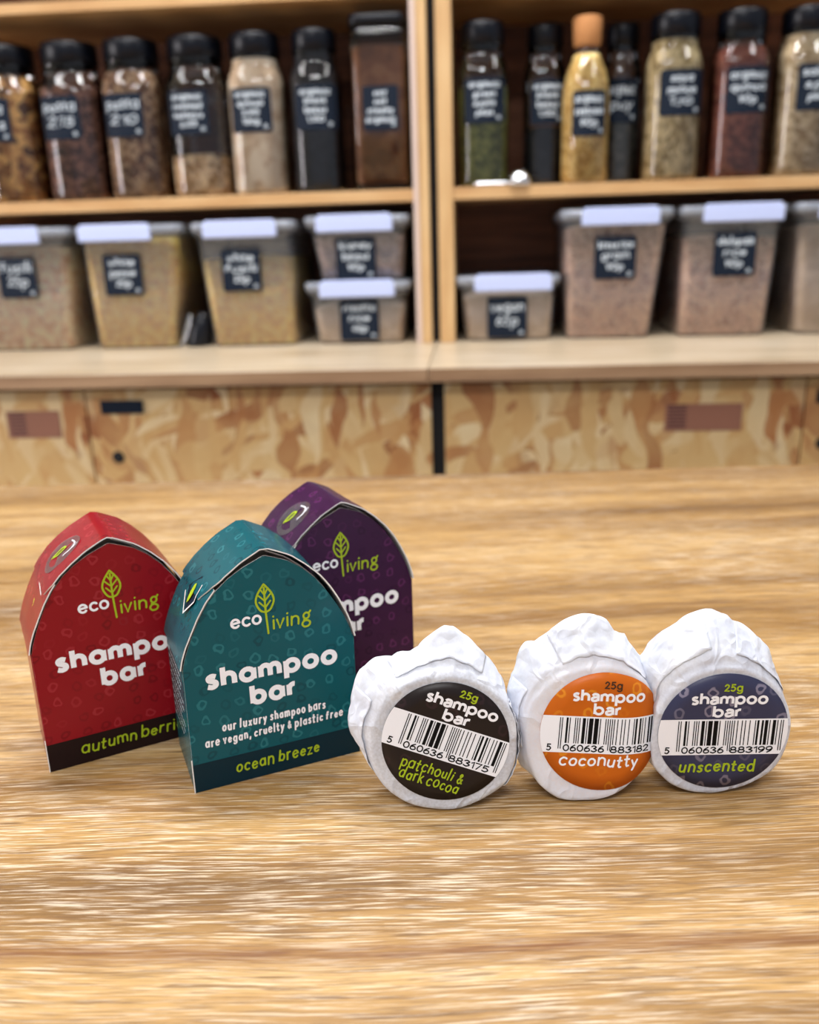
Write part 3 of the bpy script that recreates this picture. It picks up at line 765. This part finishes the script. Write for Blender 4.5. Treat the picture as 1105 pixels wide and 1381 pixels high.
pat_m = dict(soap=((.34, .32, .31, 1), .42), mat=mat_label('black_brown_sticker', srgb(34, 27, 26), srgb(48, 34, 36)), g25=M['inkgreen'], word=M['inkgreen'])
coc_m = dict(soap=((.80, .72, .72, 1), .5), mat=mat_label('orange_sticker', srgb(196, 98, 20), srgb(214, 132, 30)), g25=M['inkbrown'], word=M['inkwhite'])
uns_m = dict(soap=((.50, .51, .58, 1), .6), mat=mat_label('slate_blue_sticker', srgb(56, 58, 84), srgb(128, 122, 140)), g25=M['inkgreen'], word=M['inkgreen'])
wrapped_bar(.01162, .310, .03128, .02569, rad(4.4), rad(-20.5), (1, 1),
    [(0, 59.5), (9, 58.5), (18, 53.5), (24.5, 47.5), (28.3, 39.9), (28.6, 30), (28.0, 22), (24.9, 12.8), (15.7, 5.5), (5.0, .8), (-6.4, 1.2), (-16.3, 4.2), (-25.3, 12.0), (-29.5, 22), (-30, 34), (-27, 46), (-20, 54), (-10, 58.5)],
    [(1.1, 75.7), (5.3, 75.2), (9.4, 70.5), (15.6, 65.7), (20.5, 59), (23.3, 52.9), (26.2, 42), (29.8, 32.7), (29.5, 19.6), (26, 8), (17, 2.5), (5.6, 0.5), (-6.2, .5), (-16.5, 2.5), (-26.5, 9), (-32.5, 18), (-35.2, 25.1), (-38.8, 32.6), (-39.6, 37.5), (-37.8, 46.3), (-33.7, 56.4), (-26.5, 61.3), (-20.9, 61.1), (-18.0, 63.7), (-10.2, 66.1), (-4.5, 71.7)],
    'tissue wrapped bar with a black patchouli and dark cocoa sticker, leftmost of the three bars', pat_m, '5060636883175',
    [('patchouli &', -.55, .48, -.69, .135, .024), ('dark cocoa', -.52, .47, -.88, .135, .024)], 3,
    [(318, 388, 9, 20, .0010), (60, 128, 12, 24, .0009), (150, 205, 11, 22, .0008)], .085)
wrapped_bar(.0757, .313, .0315, .0257, rad(5.0), rad(-4.5), (.005, .032),
    [(-1.4, 60), (8, 58.5), (17, 52), (21, 44), (22.6, 34), (21.6, 24), (17.0, 13.5), (12.5, 8), (2.6, 2.0), (-7.5, .8), (-17.8, 2.0), (-26, 9), (-29.5, 18), (-31, 30), (-30, 42), (-24, 52), (-13, 58)],
    [(-4.9, 78.9), (2.6, 75.5), (5.3, 71.0), (9.8, 68.8), (11.2, 65.0), (15.3, 58.6), (18.7, 53.5), (22.3, 45.6), (23.4, 37.0), (23.2, 28.2), (20.6, 17.2), (16.5, 8), (5.6, 1), (-4.9, .5), (-15.6, 1.5), (-26, 6), (-32.4, 11.0), (-35.1, 18.9), (-33.8, 28.7), (-37.1, 41.9), (-36.8, 50.5), (-34.7, 56.8), (-32.8, 63.0), (-30.3, 66.4), (-26.5, 65.9), (-21.0, 69.8), (-12.3, 76.0)],
    'tissue wrapped bar with an orange coconutty sticker, between the other two bars', coc_m, '5060636883182',
    [('coconutty', -.66, .62, -.62, .15, .032)], 5,
    [(48, 120, 10, 24, .0010), (150, 196, 12, 22, .0008)], .03)
wrapped_bar(.12427, .316, .0300, .0263, rad(-.5), rad(-1.0), (1, 1),
    [(-3, 59.5), (8, 58), (18, 52), (25, 42), (28.0, 30), (26.3, 19.8), (21.9, 10.8), (5.2, 1.6), (-3.3, .3), (-9.4, 1.2), (-19.8, 5.9), (-27.2, 14.1), (-28.5, 22), (-28.5, 32), (-26, 43), (-17, 54)],
    [(-1.6, 77.8), (2.3, 76.9), (6.5, 72.9), (10.6, 70.6), (16.4, 65.1), (21.6, 58.0), (24.6, 51.0), (28.0, 41.2), (30, 30.5), (30.4, 21.3), (28.5, 12.0), (24, 5), (10.1, 1), (1.3, .5), (-5.1, .8), (-16.5, 3), (-25.5, 9), (-27.5, 16.0), (-26.4, 24.1), (-25.9, 33.9), (-28.1, 43.1), (-31.8, 57.3), (-28.7, 61.5), (-24.4, 67.1), (-16.2, 71.9), (-9.3, 76.3)],
    'tissue wrapped bar with a slate blue unscented sticker, rightmost of the three bars', uns_m, '5060636883199',
    [('unscented', -.63, .56, -.71, .145, .032)], 8,
    [(30, 84, 11, 24, .0010), (100, 160, 12, 22, .0008)])

# ------------------------------------------------------------------ background frame: s along the wall, d depth behind the shelf fronts
YW = -rad(4.5)
AX = Vector((math.cos(YW), math.sin(YW), 0)); NX = Vector((-math.sin(YW), math.cos(YW), 0))
def BG(s, d, z): return Vector((0, 1.55, 0)) + AX * s + NX * d + Vector((0, 0, z))
ZC, ZS0, ZS1, ZT0, ZT1 = .0465, .2785, .2975, .5805, .5965    # counter top, jar shelf, top shelf
DEP = .27
def unit(s0, s1, label, in_l, in_r):
    t = thing('shelving_unit', label, 'shelves', BG(s0, 0, ZC), YW)
    H = .86 - ZC
    MB().box(0, in_l, 0, DEP, 0, H).build('upright', M['pine_v'], t, .0012)
    MB().box(s1 - s0 - in_r, s1 - s0, 0, DEP, 0, H).build('upright', M['pine_v'], t, .0012)
    for a, b in ((ZS0, ZS1), (ZT0, ZT1)):
        MB().box(in_l, s1 - s0 - in_r, .002, DEP - .012, a - ZC, b - ZC).build('shelf_board', M['pine'], t, .0012)
    MB().box(in_l, s1 - s0 - in_r, DEP - .012, DEP, 0, H).build('back_panel', M['dark_wood'], t)
    MB().box(0, s1 - s0, 0, DEP, H, H + .018).build('top_board', M['pine'], t)
    return t
lu = unit(-.96, .0485, 'left pine shelving unit holding seven jars above plastic tubs', .025, .0260)
MB().box(.9825, .9915, -.0018, -.0003, 0, .86 - ZC).build('edge_trim', M['trim'], lu, .0005)
unit(.0625, 1.02, 'right pine shelving unit holding jars and a corked bottle above tubs', .0255, .025)
def counter(s0, s1, label):
    t = thing('counter_top', label, 'counter', BG(s0, -.299, .0265), YW)
    MB().box(0, s1 - s0, .0012, .62, 0, .0195).build('board', M['pale'], t, .001)
    MB().box(0, s1 - s0, 0, .001, 0, .0190).build('edge_strip', M['edge'], t)
counter(-.97, .0545, 'wooden counter top with its pale glare painted in, under the left shelving unit')
counter(.0560, 1.03, 'wooden counter top with its pale glare painted in, under the right shelving unit')

M['note'] = flat('faded_note_paper', srgb(150, 100, 78), .7); M['noteink'] = flat('faded_note_ink', srgb(84, 50, 50), .7)
def cabinet(s0, s1, label, drawers):
    t = thing('base_cabinet', label, 'cabinet', BG(s0, -.250, -.48), YW)
    MB().box(.004, s1 - s0 - .004, 0, .53, 0, .5055).build('carcass', M['dark_wood'], t)
    for a0, b0, slot, hole, note in drawers:
        a, b = a0 - s0, b0 - s0
        dr = MB().box(a, b, -.020, -.0005, 0, .4985).build('drawer_front', M['osb'], t, .0008)
        if slot: MB().box(slot[0] - s0, slot[1] - s0, -.0235, -.0202, slot[2] + .48, slot[3] + .48).build('label_holder', M['chalkb'], dr, .001)
        if hole:
            cx, cz, r = hole; mb = MB()
            ring = [[(cx - s0 + r * k * math.cos(q * PI / 12), -.020 + yy, cz + .48 + r * k * math.sin(q * PI / 12)) for q in range(24)] for k, yy in ((1.1, -.0004), (1.0, -.002), (.55, -.0012), (0.01, -.0012))]
            grid(mb, ring, closed=True, cap1=True); mb.build('finger_hole', M['black'], dr)
        if note:
            a, b, c, d = note
            mb = MB().box(a - s0, b - s0, -.021, -.0202, c + .48, d + .48)
            for k in range(7):
                z = c + (d - c) * (k + .8) / 7.6 + .48
                mb.add([(a - s0 + .004, -.0213, z), (a - s0 + .030, -.0213, z), (a - s0 + .030, -.0213, z + .0028), (a - s0 + .004, -.0213, z + .0028)], [(0, 1, 2, 3)], 1)
            mb.build('faded_note', [M['note'], M['noteink']], dr)
cabinet(-.955, .0575, 'strand board drawer cabinet under the left counter, with dark label holder and finger hole', [
    (-.955, -.4605, None, None, (-.585, -.502, -.052, -.011)),
    (-.4580, .0575, (-.436, -.371, -.0165, .0035), (-.4193, -.0835, .0085), None)])
cabinet(.0770, 1.02, 'strand board drawer cabinet under the right counter, right of the black gap', [
    (.0770, .5845, None, None, (.392, .500, -.0545, -.0155)),
    (.5870, 1.02, (.600, .665, -.0165, .0035), (.615, -.075, .0085), None)])
t = thing('gap_shade_strip', 'added black strip for the shade in the gap between the two drawer cabinets', 'shade strip', BG(.0577, -.262, -.48), YW)  # added strip; the darkness of the gap is put into its black
MB().box(0, .0190, 0, .02, 0, .4985).build('strip', M['black'], t)
t = thing('gap_shade_strip', 'added black strip for the shade in the gap between the two shelving units', 'shade strip', BG(.0487, .03, ZC), YW)  # likewise added, its black paints the shade between the uprights
MB().box(0, .0136, 0, .02, 0, .80).build('strip', M['black'], t)

# chalk label: board + writing, in a local frame facing -y
def chalk_label(parent, x, z, w_, h_, yfn, lines, name='chalk_label', skew=0.0):
    mb = MB(); nx = 6; r = .006
    def P(u, v_, off):
        X = x + u + skew * v_; return (X, yfn(X) - off, z + v_)
    rows = [[P(-w_ / 2 + w_ * i / nx + 0, v_, .0006) for i in range(nx + 1)] for v_ in (-h_ / 2, -h_ / 2 + .004, h_ / 2 - .004, h_ / 2)]
    for row_i, k in ((0, .93), (3, .93)):
        rows[row_i] = [P((-w_ / 2 + w_ * i / nx) * k, (-h_ / 2 if row_i == 0 else h_ / 2), .0006) for i in range(nx + 1)]
    grid(mb, rows, smooth=True)
    lab = mb.build(name, M['chalkb'], parent)
    mb = MB(); n = len(lines); fn = lambda u, v_: P(u, v_, .0011)
    lh = h_ / (n + .9)
    for i, tx in enumerate(lines):
        zb = h_ / 2 - lh * (i + 1.05); xh = lh * .50
        ww = min(w_ * .84, len(tx) * xh * 1.05)
        write(mb, tx, -ww / 2, ww / 2, zb, xh, .0021, fn, hand=1.0)
    write(mb, 'o', w_ * .30, w_ * .40, -h_ * .42, .006, .0016, fn)
    mb.build('chalk_writing', M['chalk'], lab)
    return lab

def sup(r, n, seg, z, k=1.0):
    out = []
    for i in range(seg):
        a = 2 * PI * i / seg; c_, s_ = math.cos(a), math.sin(a)
        q = (abs(c_) ** n + abs(s_) ** n) ** (-1 / n)
        out.append((r * q * c_, r * q * s_ * k, z))
    return out

def jar(s, d, R, H, mat_in, level, label, lines, lab=None, lidcol='lid', group='labelled food jars on the shelves', squar=2.6, sh=.66, neck=.80, lab_s=0.0, lab_z=.1290, air=None, top_content=None):
    t = thing('food_jar', label, 'jar', BG(s, d + R, ZS1 + .0002), YW, group)
    prof = [(.90, .0), (.97, .003), (1, .009), (1, sh * H), (.985, sh * H + .010), (.93, sh * H + .020), (neck + .03, sh * H + .030), (neck, sh * H + .036), (neck, H - .030)]
    mb = MB(); grid(mb, [sup(R * 1.0 * k, squar, 40, z) for k, z in prof], closed=True, cap0=True)
    mb.build('body', M['glass'], t)
    # contents
    top = level * H; rows = []
    for k, z in prof:
        if z < top: rows.append(sup(R * k * .955, squar, 32, z + .002))
    kk = prof[-1][0]
    for (k0, z0), (k1, z1) in zip(prof, prof[1:]):
        if z0 <= top < z1: kk = k0 + (k1 - k0) * (top - z0) / (z1 - z0)
    rows.append(sup(R * kk * .955, squar, 32, top)); rows.append(sup(R * kk * .5, squar, 32, top + .004)); rows.append(sup(R * .01, squar, 32, top + .005))
    mb = MB(); grid(mb, rows, closed=True, cap0=True); mb.build('contents', mat_in, t)
    # ridged screw lid
    mb = MB(); seg = 64; rr = neck * R * 1.06; rows = []
    for k, z, rg in ((.97, H - .034, 0), (1.0, H - .033, 1), (1.0, H - .006, 1), (.97, H - .001, 0), (.90, H, 0), (.02, H, 0)):
        rows.append([(rr * k * (1 + (.012 if rg and i % 2 else 0)) * math.cos(2 * PI * i / seg), rr * k * (1 + (.012 if rg and i % 2 else 0)) * math.sin(2 * PI * i / seg), z) for i in range(seg)])
    grid(mb, rows, closed=True, cap1=True); mb.build('lid', M[lidcol], t)
    if lines:
        def yfn(X):
            c_ = min(.999, abs(X) / (R * 1.0)); return -R * (1 - c_ ** squar) ** (1 / squar) - .0006
        chalk_label(t, lab_s, lab_z, min(.067, 1.56 * R), .067, yfn, lines)
    return t

c = srgb
G = dict(
    granola=mat_grain('granola', [c(94, 60, 32), c(181, 124, 66), c(241, 196, 122)], 91),
    fruit=mat_grain('dark_dried_fruit', [c(56, 33, 29), c(102, 63, 52), c(165, 116, 93)], 165),
    nuts=mat_grain('mixed_nuts', [c(80, 50, 34), c(144, 104, 72), c(200, 168, 132)], 150),
    pale_nuts=mat_grain('pale_nuts', [c(155, 112, 73), c(217, 181, 133), c(252, 228, 189)], 140),
    cream=mat_grain('cream_powder', [c(220, 194, 162), c(239, 218, 190), c(250, 235, 211)], 60),
    blackb=mat_grain('black_beans', [c(6, 7, 14), c(13, 14, 24), c(30, 30, 39)], 130),
    cocoa=mat_grain('brown_powder', [c(112, 70, 42), c(136, 88, 54), c(150, 104, 68)], 50),
    green=mat_grain('green_split_peas', [c(71, 76, 30), c(107, 112, 49), c(136, 138, 68)], 180),
    grey=mat_grain('grey_green_lentils', [c(44, 46, 44), c(70, 70, 66), c(94, 92, 86)], 150),
    yellow=mat_grain('yellow_grain', [c(194, 150, 79), c(235, 198, 118), c(252, 228, 157)], 190),
    oats=mat_grain('pale_seeds', [c(140, 117, 73), c(203, 182, 132), c(237, 220, 176)], 180, (1, 1, .6)),
    redb=mat_grain('red_brown_lentils', [c(96, 46, 35), c(132, 71, 56), c(157, 96, 75)], 130),
    beige=mat_grain('beige_flakes', [c(168, 142, 104), c(206, 184, 146), c(226, 210, 178)], 120),
    pasta=mat_grain('yellow_pasta', [c(228, 172, 58), c(252, 210, 80), c(254, 228, 116)], 144),
    tan=mat_grain('tan_pasta', [c(217, 161, 110), c(252, 214, 158), c(252, 242, 191)], 136),
    rice=mat_grain('brown_rice', [c(185, 137, 108), c(235, 185, 148), c(252, 216, 180)], 208),
    purpl=mat_grain('purple_brown_beans', [c(122, 92, 85), c(170, 137, 124), c(202, 170, 153)], 143),
    bflour=mat_grain('beige_flour', [c(214, 184, 146), c(228, 200, 166), c(236, 212, 182)], 65),
)
JH = .247
jar(-.6667, .004, .0555, JH, G['granola'], .80, 'jar of chunky golden granola cut by the left edge of the picture', ['oats', 'nuts'], lab_s=-.012)
jar(-.5530, .004, .0535, JH, G['fruit'], .72, 'jar of dark dried fruit, second from the left', ['pasta', '2.15'], lab_s=-.007)
jar(-.4466, .004, .0520, JH, G['nuts'], .80, 'jar of brown nuts with dark screw lid, third from the left', ['pasta', '2.10'], lab_s=-.006)
jar(-.3378, .004, .0522, JH, G['pale_nuts'], .26, 'mostly empty jar with pale nuts at the bottom, left of the cream jar', ['organic', 'roasted', 'cashews', '2.25'], lab_s=-.006)
jar(-.2365, .004, .0485, JH, G['cream'], .84, 'jar full of cream coloured powder on the left shelf', ['organic', 'quinoa', '2.95', '100g'], lab_s=-.003)
jar(-.1370, .004, .0425, JH, G['blackb'], .85, 'jar full of nearly black beans beside the cream jar', ['organic', 'black', 'beans', '1.20'], lab_s=.004)
jar(.1374, .006, .0412, JH, G['green'], .62, 'jar of green split peas, leftmost on the right shelf', ['organic', 'green', 'split', 'peas'], lab_s=.002)
jar(.2400, .052, .0350, JH, G['blackb'], .36, 'jar a third full of black beans, left of the corked bottle', ['organic', 'black', 'beans', '1.20'], lab_s=.003)
jar(.3695, .075, .0320, JH, G['grey'], .62, 'jar of grey lentils half hidden behind the corked bottle', ['organic', 'puy'], lab_s=-.003)
jar(.4424, .006, .0451, JH, G['oats'], .84, 'jar of pale greenish seeds right of the corked bottle', ['soya', 'mince', '1.10'], lab_s=.006)
jar(.5455, .006, .0446, JH, G['redb'], .78, 'jar of red brown lentils on the right shelf', ['organic', 'quinoa', '90p'], lab_s=.005)
jar(.6481, .006, .0470, JH, G['beige'], .84, 'jar of beige flakes cut by the right edge of the picture', ['salted', 'split', 'peas'], lab_s=.010)

# square brown canister, last on the left shelf
t = thing('square_canister', 'tall clear square canister of brown powder at the end of the left shelf', 'jar', BG(-.0292, .006 + .045, ZS1 + .0002), YW, 'labelled food jars on the shelves')
mb = MB(); grid(mb, [sup(.0460 * k, 7, 48, z) for k, z in ((.95, 0), (1, .004), (1, .232), (.97, .240), (.9, .243))], closed=True, cap0=True); mb.build('body', M['glass'], t)
mb = MB(); grid(mb, [sup(.0425 * k, 7, 48, z) for k, z in ((.95, .012), (1, .016), (1, .215), (.6, .22), (.01, .221))], closed=True, cap0=True); mb.build('contents', G['cocoa'], t)
mb = MB(); grid(mb, [sup(.0465 * k, 7, 48, z) for k, z in ((.9, .2432), (1, .2436), (1, .258), (.95, .262), (.01, .2625))], closed=True, cap0=True); mb.build('lid', M['lid'], t)
chalk_label(t, .002, .124, .058, .066, lambda X: -.0472, ['soy', 'oat', 'creamy', 'organic'])

# corked bottle
t = thing('corked_bottle', 'glass bottle of yellow grain with a cork stopper, in front of other jars', 'bottle', BG(.3030, -.001 + .0395, ZS1 + .0002), YW)
R = .0392
bp_ = [(.90, 0), (1, .006), (1, .128), (.96, .145), (.84, .165), (.62, .184), (.50, .192), (.50, .204)]
mb = MB(); grid(mb, [sup(R * k, 2, 40, z) for k, z in bp_], closed=True, cap0=True); mb.build('body', M['glass'], t)
mb = MB(); grid(mb, [sup(R * k * .95, 2, 40, z) for k, z in [(q[0], q[1] + .002) for q in bp_[:-1]]] + [sup(.001, 2, 40, .195)], closed=True, cap0=True); mb.build('contents', G['yellow'], t)
mb = MB(); grid(mb, [sup(R * k, 2, 40, z) for k, z in ((.50, .2045), (.54, .206), (.60, .244), (.57, .2465), (.01, .2465))], closed=True, cap0=True); mb.build('cork_stopper', M['cork'], t)
chalk_label(t, .002, .1035, .053, .067, lambda X: -math.sqrt(max(0, R * R - X * X)) - .0006, ['organic', 'couscous', '90p'])

# shiny scoop in front of the split peas
t = thing('metal_scoop', 'small shiny metal scoop lying on the shelf before the split pea jar', 'scoop', BG(.196, -.002, ZS1 + .0002), YW)
mb = MB(); rows = []
for k in range(9):
    a = k / 8 * PI * .5
    rows.append([(.020 * math.cos(a) * math.cos(q * PI / 12), .010 + .016 * math.cos(a) * math.sin(q * PI / 12), .0005 + .024 * math.sin(a)) for q in range(24)])
grid(mb, rows, closed=True, cap0=True); mb.build('bowl', M['steel'], t)
mb = MB(); rows = []
for k in range(9):
    q = k / 8; rows.append([(-.018 - .055 * q, .010 + .0035 * math.cos(a * PI / 4), .004 + .0035 * math.sin(a * PI / 4) ) for a in range(8)])
grid(mb, rows, closed=True, cap0=True, cap1=True); mb.build('handle', M['steel'], t)

# ------------------------------------------------------------------ plastic tubs
def tub(s0, s1, bs0, bs1, z0, H, mat_in, level, label, lines, lab_s, lab_z, hand, hk=.026, dep=.225, group='clear storage tubs on the counters'):
    sc = (bs0 + bs1) / 2
    t = thing('storage_tub', label, 'storage tub', BG(sc, .004, z0), YW, group)
    w0, w1 = (bs1 - bs0) / 2, (s1 - s0) / 2 - .006; tx = (s0 + s1) / 2 - sc; wl = (s1 - s0) / 2
    def rr(z, inset=0, extra=0):
        k = z / H; hx = w0 + (w1 - w0) * k - inset + extra; cx = tx * k; y0 = .010 * (1 - k) + inset - extra; y1_ = dep - .012 * (1 - k) - inset + extra
        r = .016; out = []
        for (qx, qy, a0) in ((cx + hx - r, y1_ - r, 0), (cx - hx + r, y1_ - r, 90), (cx - hx + r, y0 + r, 180), (cx + hx - r, y0 + r, 270)):
            for i in range(5): a = rad(a0 + 22.5 * i); out.append((qx + r * math.cos(a), qy + r * math.sin(a), z))
        return out
    zr = H - .018
    mb = MB(); grid(mb, [rr(.0005, .004), rr(.003), rr(zr * .5), rr(zr - .006), rr(zr - .005, 0, .005), rr(zr, 0, .005)], closed=True, cap0=True); mb.build('body', M['tub'], t)
    lv = zr * level
    def bumpy(z): return [(x, y, z + .004 * noise.noise(Vector((x * 30, y * 30, s0 * 10)))) for x, y, z in rr(z, .003)]
    top = bumpy(lv); cx = sum(p[0] for p in top) / len(top); cy = sum(p[1] for p in top) / len(top)
    mb = MB(); grid(mb, [rr(.003, .003), rr(lv * .5, .003), top, [((p[0] + cx) / 2, (p[1] + cy) / 2, lv + .004) for p in top], [(cx, cy, lv + .006)] * len(top)], closed=True, cap0=True); mb.build('contents', mat_in, t)
    # lid with stepped rim
    mb = MB(); grid(mb, [rr(zr + .0005, 0, .003), rr(zr + .001, 0, .007), rr(H - .006, -0.0, .0075), rr(H - .002, 0, .004), rr(H - .0035, .010, 0), rr(H - .0035, .03, 0)], closed=True, cap0=True, cap1=True); mb.build('lid', M['tublid'], t)
    # clip handle on the front
    ha, hb = hand[0] - sc, hand[1] - sc
    mb = MB(); mb.box(ha, hb, -.0085, -.0005, H - hk - .002, H - .004); mb.box(ha + .004, hb - .004, -.0085, .004, H - .005, H + .0005)
    mb.build('clip_handle', M['clip'], t, .0035)
    y_at = lambda z: .010 * (1 - z / H)
    zl = lab_z - z0
    chalk_label(t, lab_s - sc, zl, .068, .068, lambda X: y_at(zl) - .0040, lines)
    return t
zt = ZC + .0004
tub(-.7691, -.5722, -.7615, -.5972, zt, .2105, G['tan'], .90, 'tub of tan pasta cut by the left edge of the picture', ['fusilli', '25p'], -.6742, .173, (-.7431, -.623))
tub(-.5626, -.3744, -.5517, -.4065, zt, .2105, G['pasta'], .97, 'large tub of yellow pasta, second from the left', ['white', 'penne', '25p'], -.485, .173, (-.554, -.4268))
tub(-.3597, -.1800, -.3394, -.1918, zt, .2105, G['pasta'], .76, 'large tub three quarters full of yellow pasta, right of the black scoop', ['white', 'fusilli', '25p'], -.2764, .1749, (-.3368, -.210))
tub(-.1686, .0126, -.1535, -.0033, zt, .1075, G['bflour'], .70, 'small tub of beige grain, lower of the stacked pair', ['risotto', 'rice', '40p'], -.077, .0871, (-.1432, -.0137), group='small clear tubs')
tub(-.1644, .0131, -.1405, .0000, zt + .1082, .1060, G['purpl'], .80, 'small tub of purple brown beans, upper of the stacked pair', ['kidney', 'beans', '90p'], -.0785, .1897, (-.1433, -.0139), group='small clear tubs')
tub(.0904, .2650, .1054, .2530, zt, .1110, G['bflour'], .80, 'small tub of beige flour standing alone in the right unit', ['vegan', '65p'], .1769, .0863, (.1215, .2518), group='small clear tubs')
tub(.2640, .4481, .2782, .4198, zt, .2120, G['rice'], .93, 'large tub full of brown rice beside the small lone tub', ['brown rice', 'grain', '90p'], .3546, .179, (.2973, .4238))
tub(.4584, .6279, .4674, .6113, zt, .2120, G['rice'], .82, 'large tub of pinkish brown rice, second from the right edge', ['wholegrain', 'rice', '90p'], .5479, .179, (.4927, .6203))
tub(.6400, .8100, .6613, .7900, zt, .2120, G['bflour'], .88, 'large tub of beige flour cut by the right edge of the picture', ['flour', '60p'], .745, .179, (.675, .790))

# black scoop between two tubs
t = thing('plastic_scoop', 'black plastic scoop leaning between the two large yellow pasta tubs', 'scoop', BG(-.372, .012, zt), YW)
mb = MB(); rows = []
for k in range(11):
    q = k / 10; r = .022 * (1 - .55 * q ** 3)
    rows.append([(.0 + r * math.cos(a * PI / 10) * 1.0 + .012 * q, .024 + r * math.sin(a * PI / 10), .0005 + .058 * q) for a in range(20)])
grid(mb, rows, closed=True, cap0=True, cap1=True); mb.build('scoop_bowl', M['lid'], t)
mb = MB()
for (a, b_) in (((-.022, .0), (-.004, .058)),):
    rows = []
    for k in range(9):
        q = k / 8; x = -.030 + .024 * q ** .6; rows.append([(x + .004 * math.cos(i * PI / 4), .004 + .003 * math.sin(i * PI / 4), .001 + .055 * q) for i in range(8)])
    grid(mb, rows, closed=True, cap0=True, cap1=True)
mb.build('clear_rim', M['tub'], t)
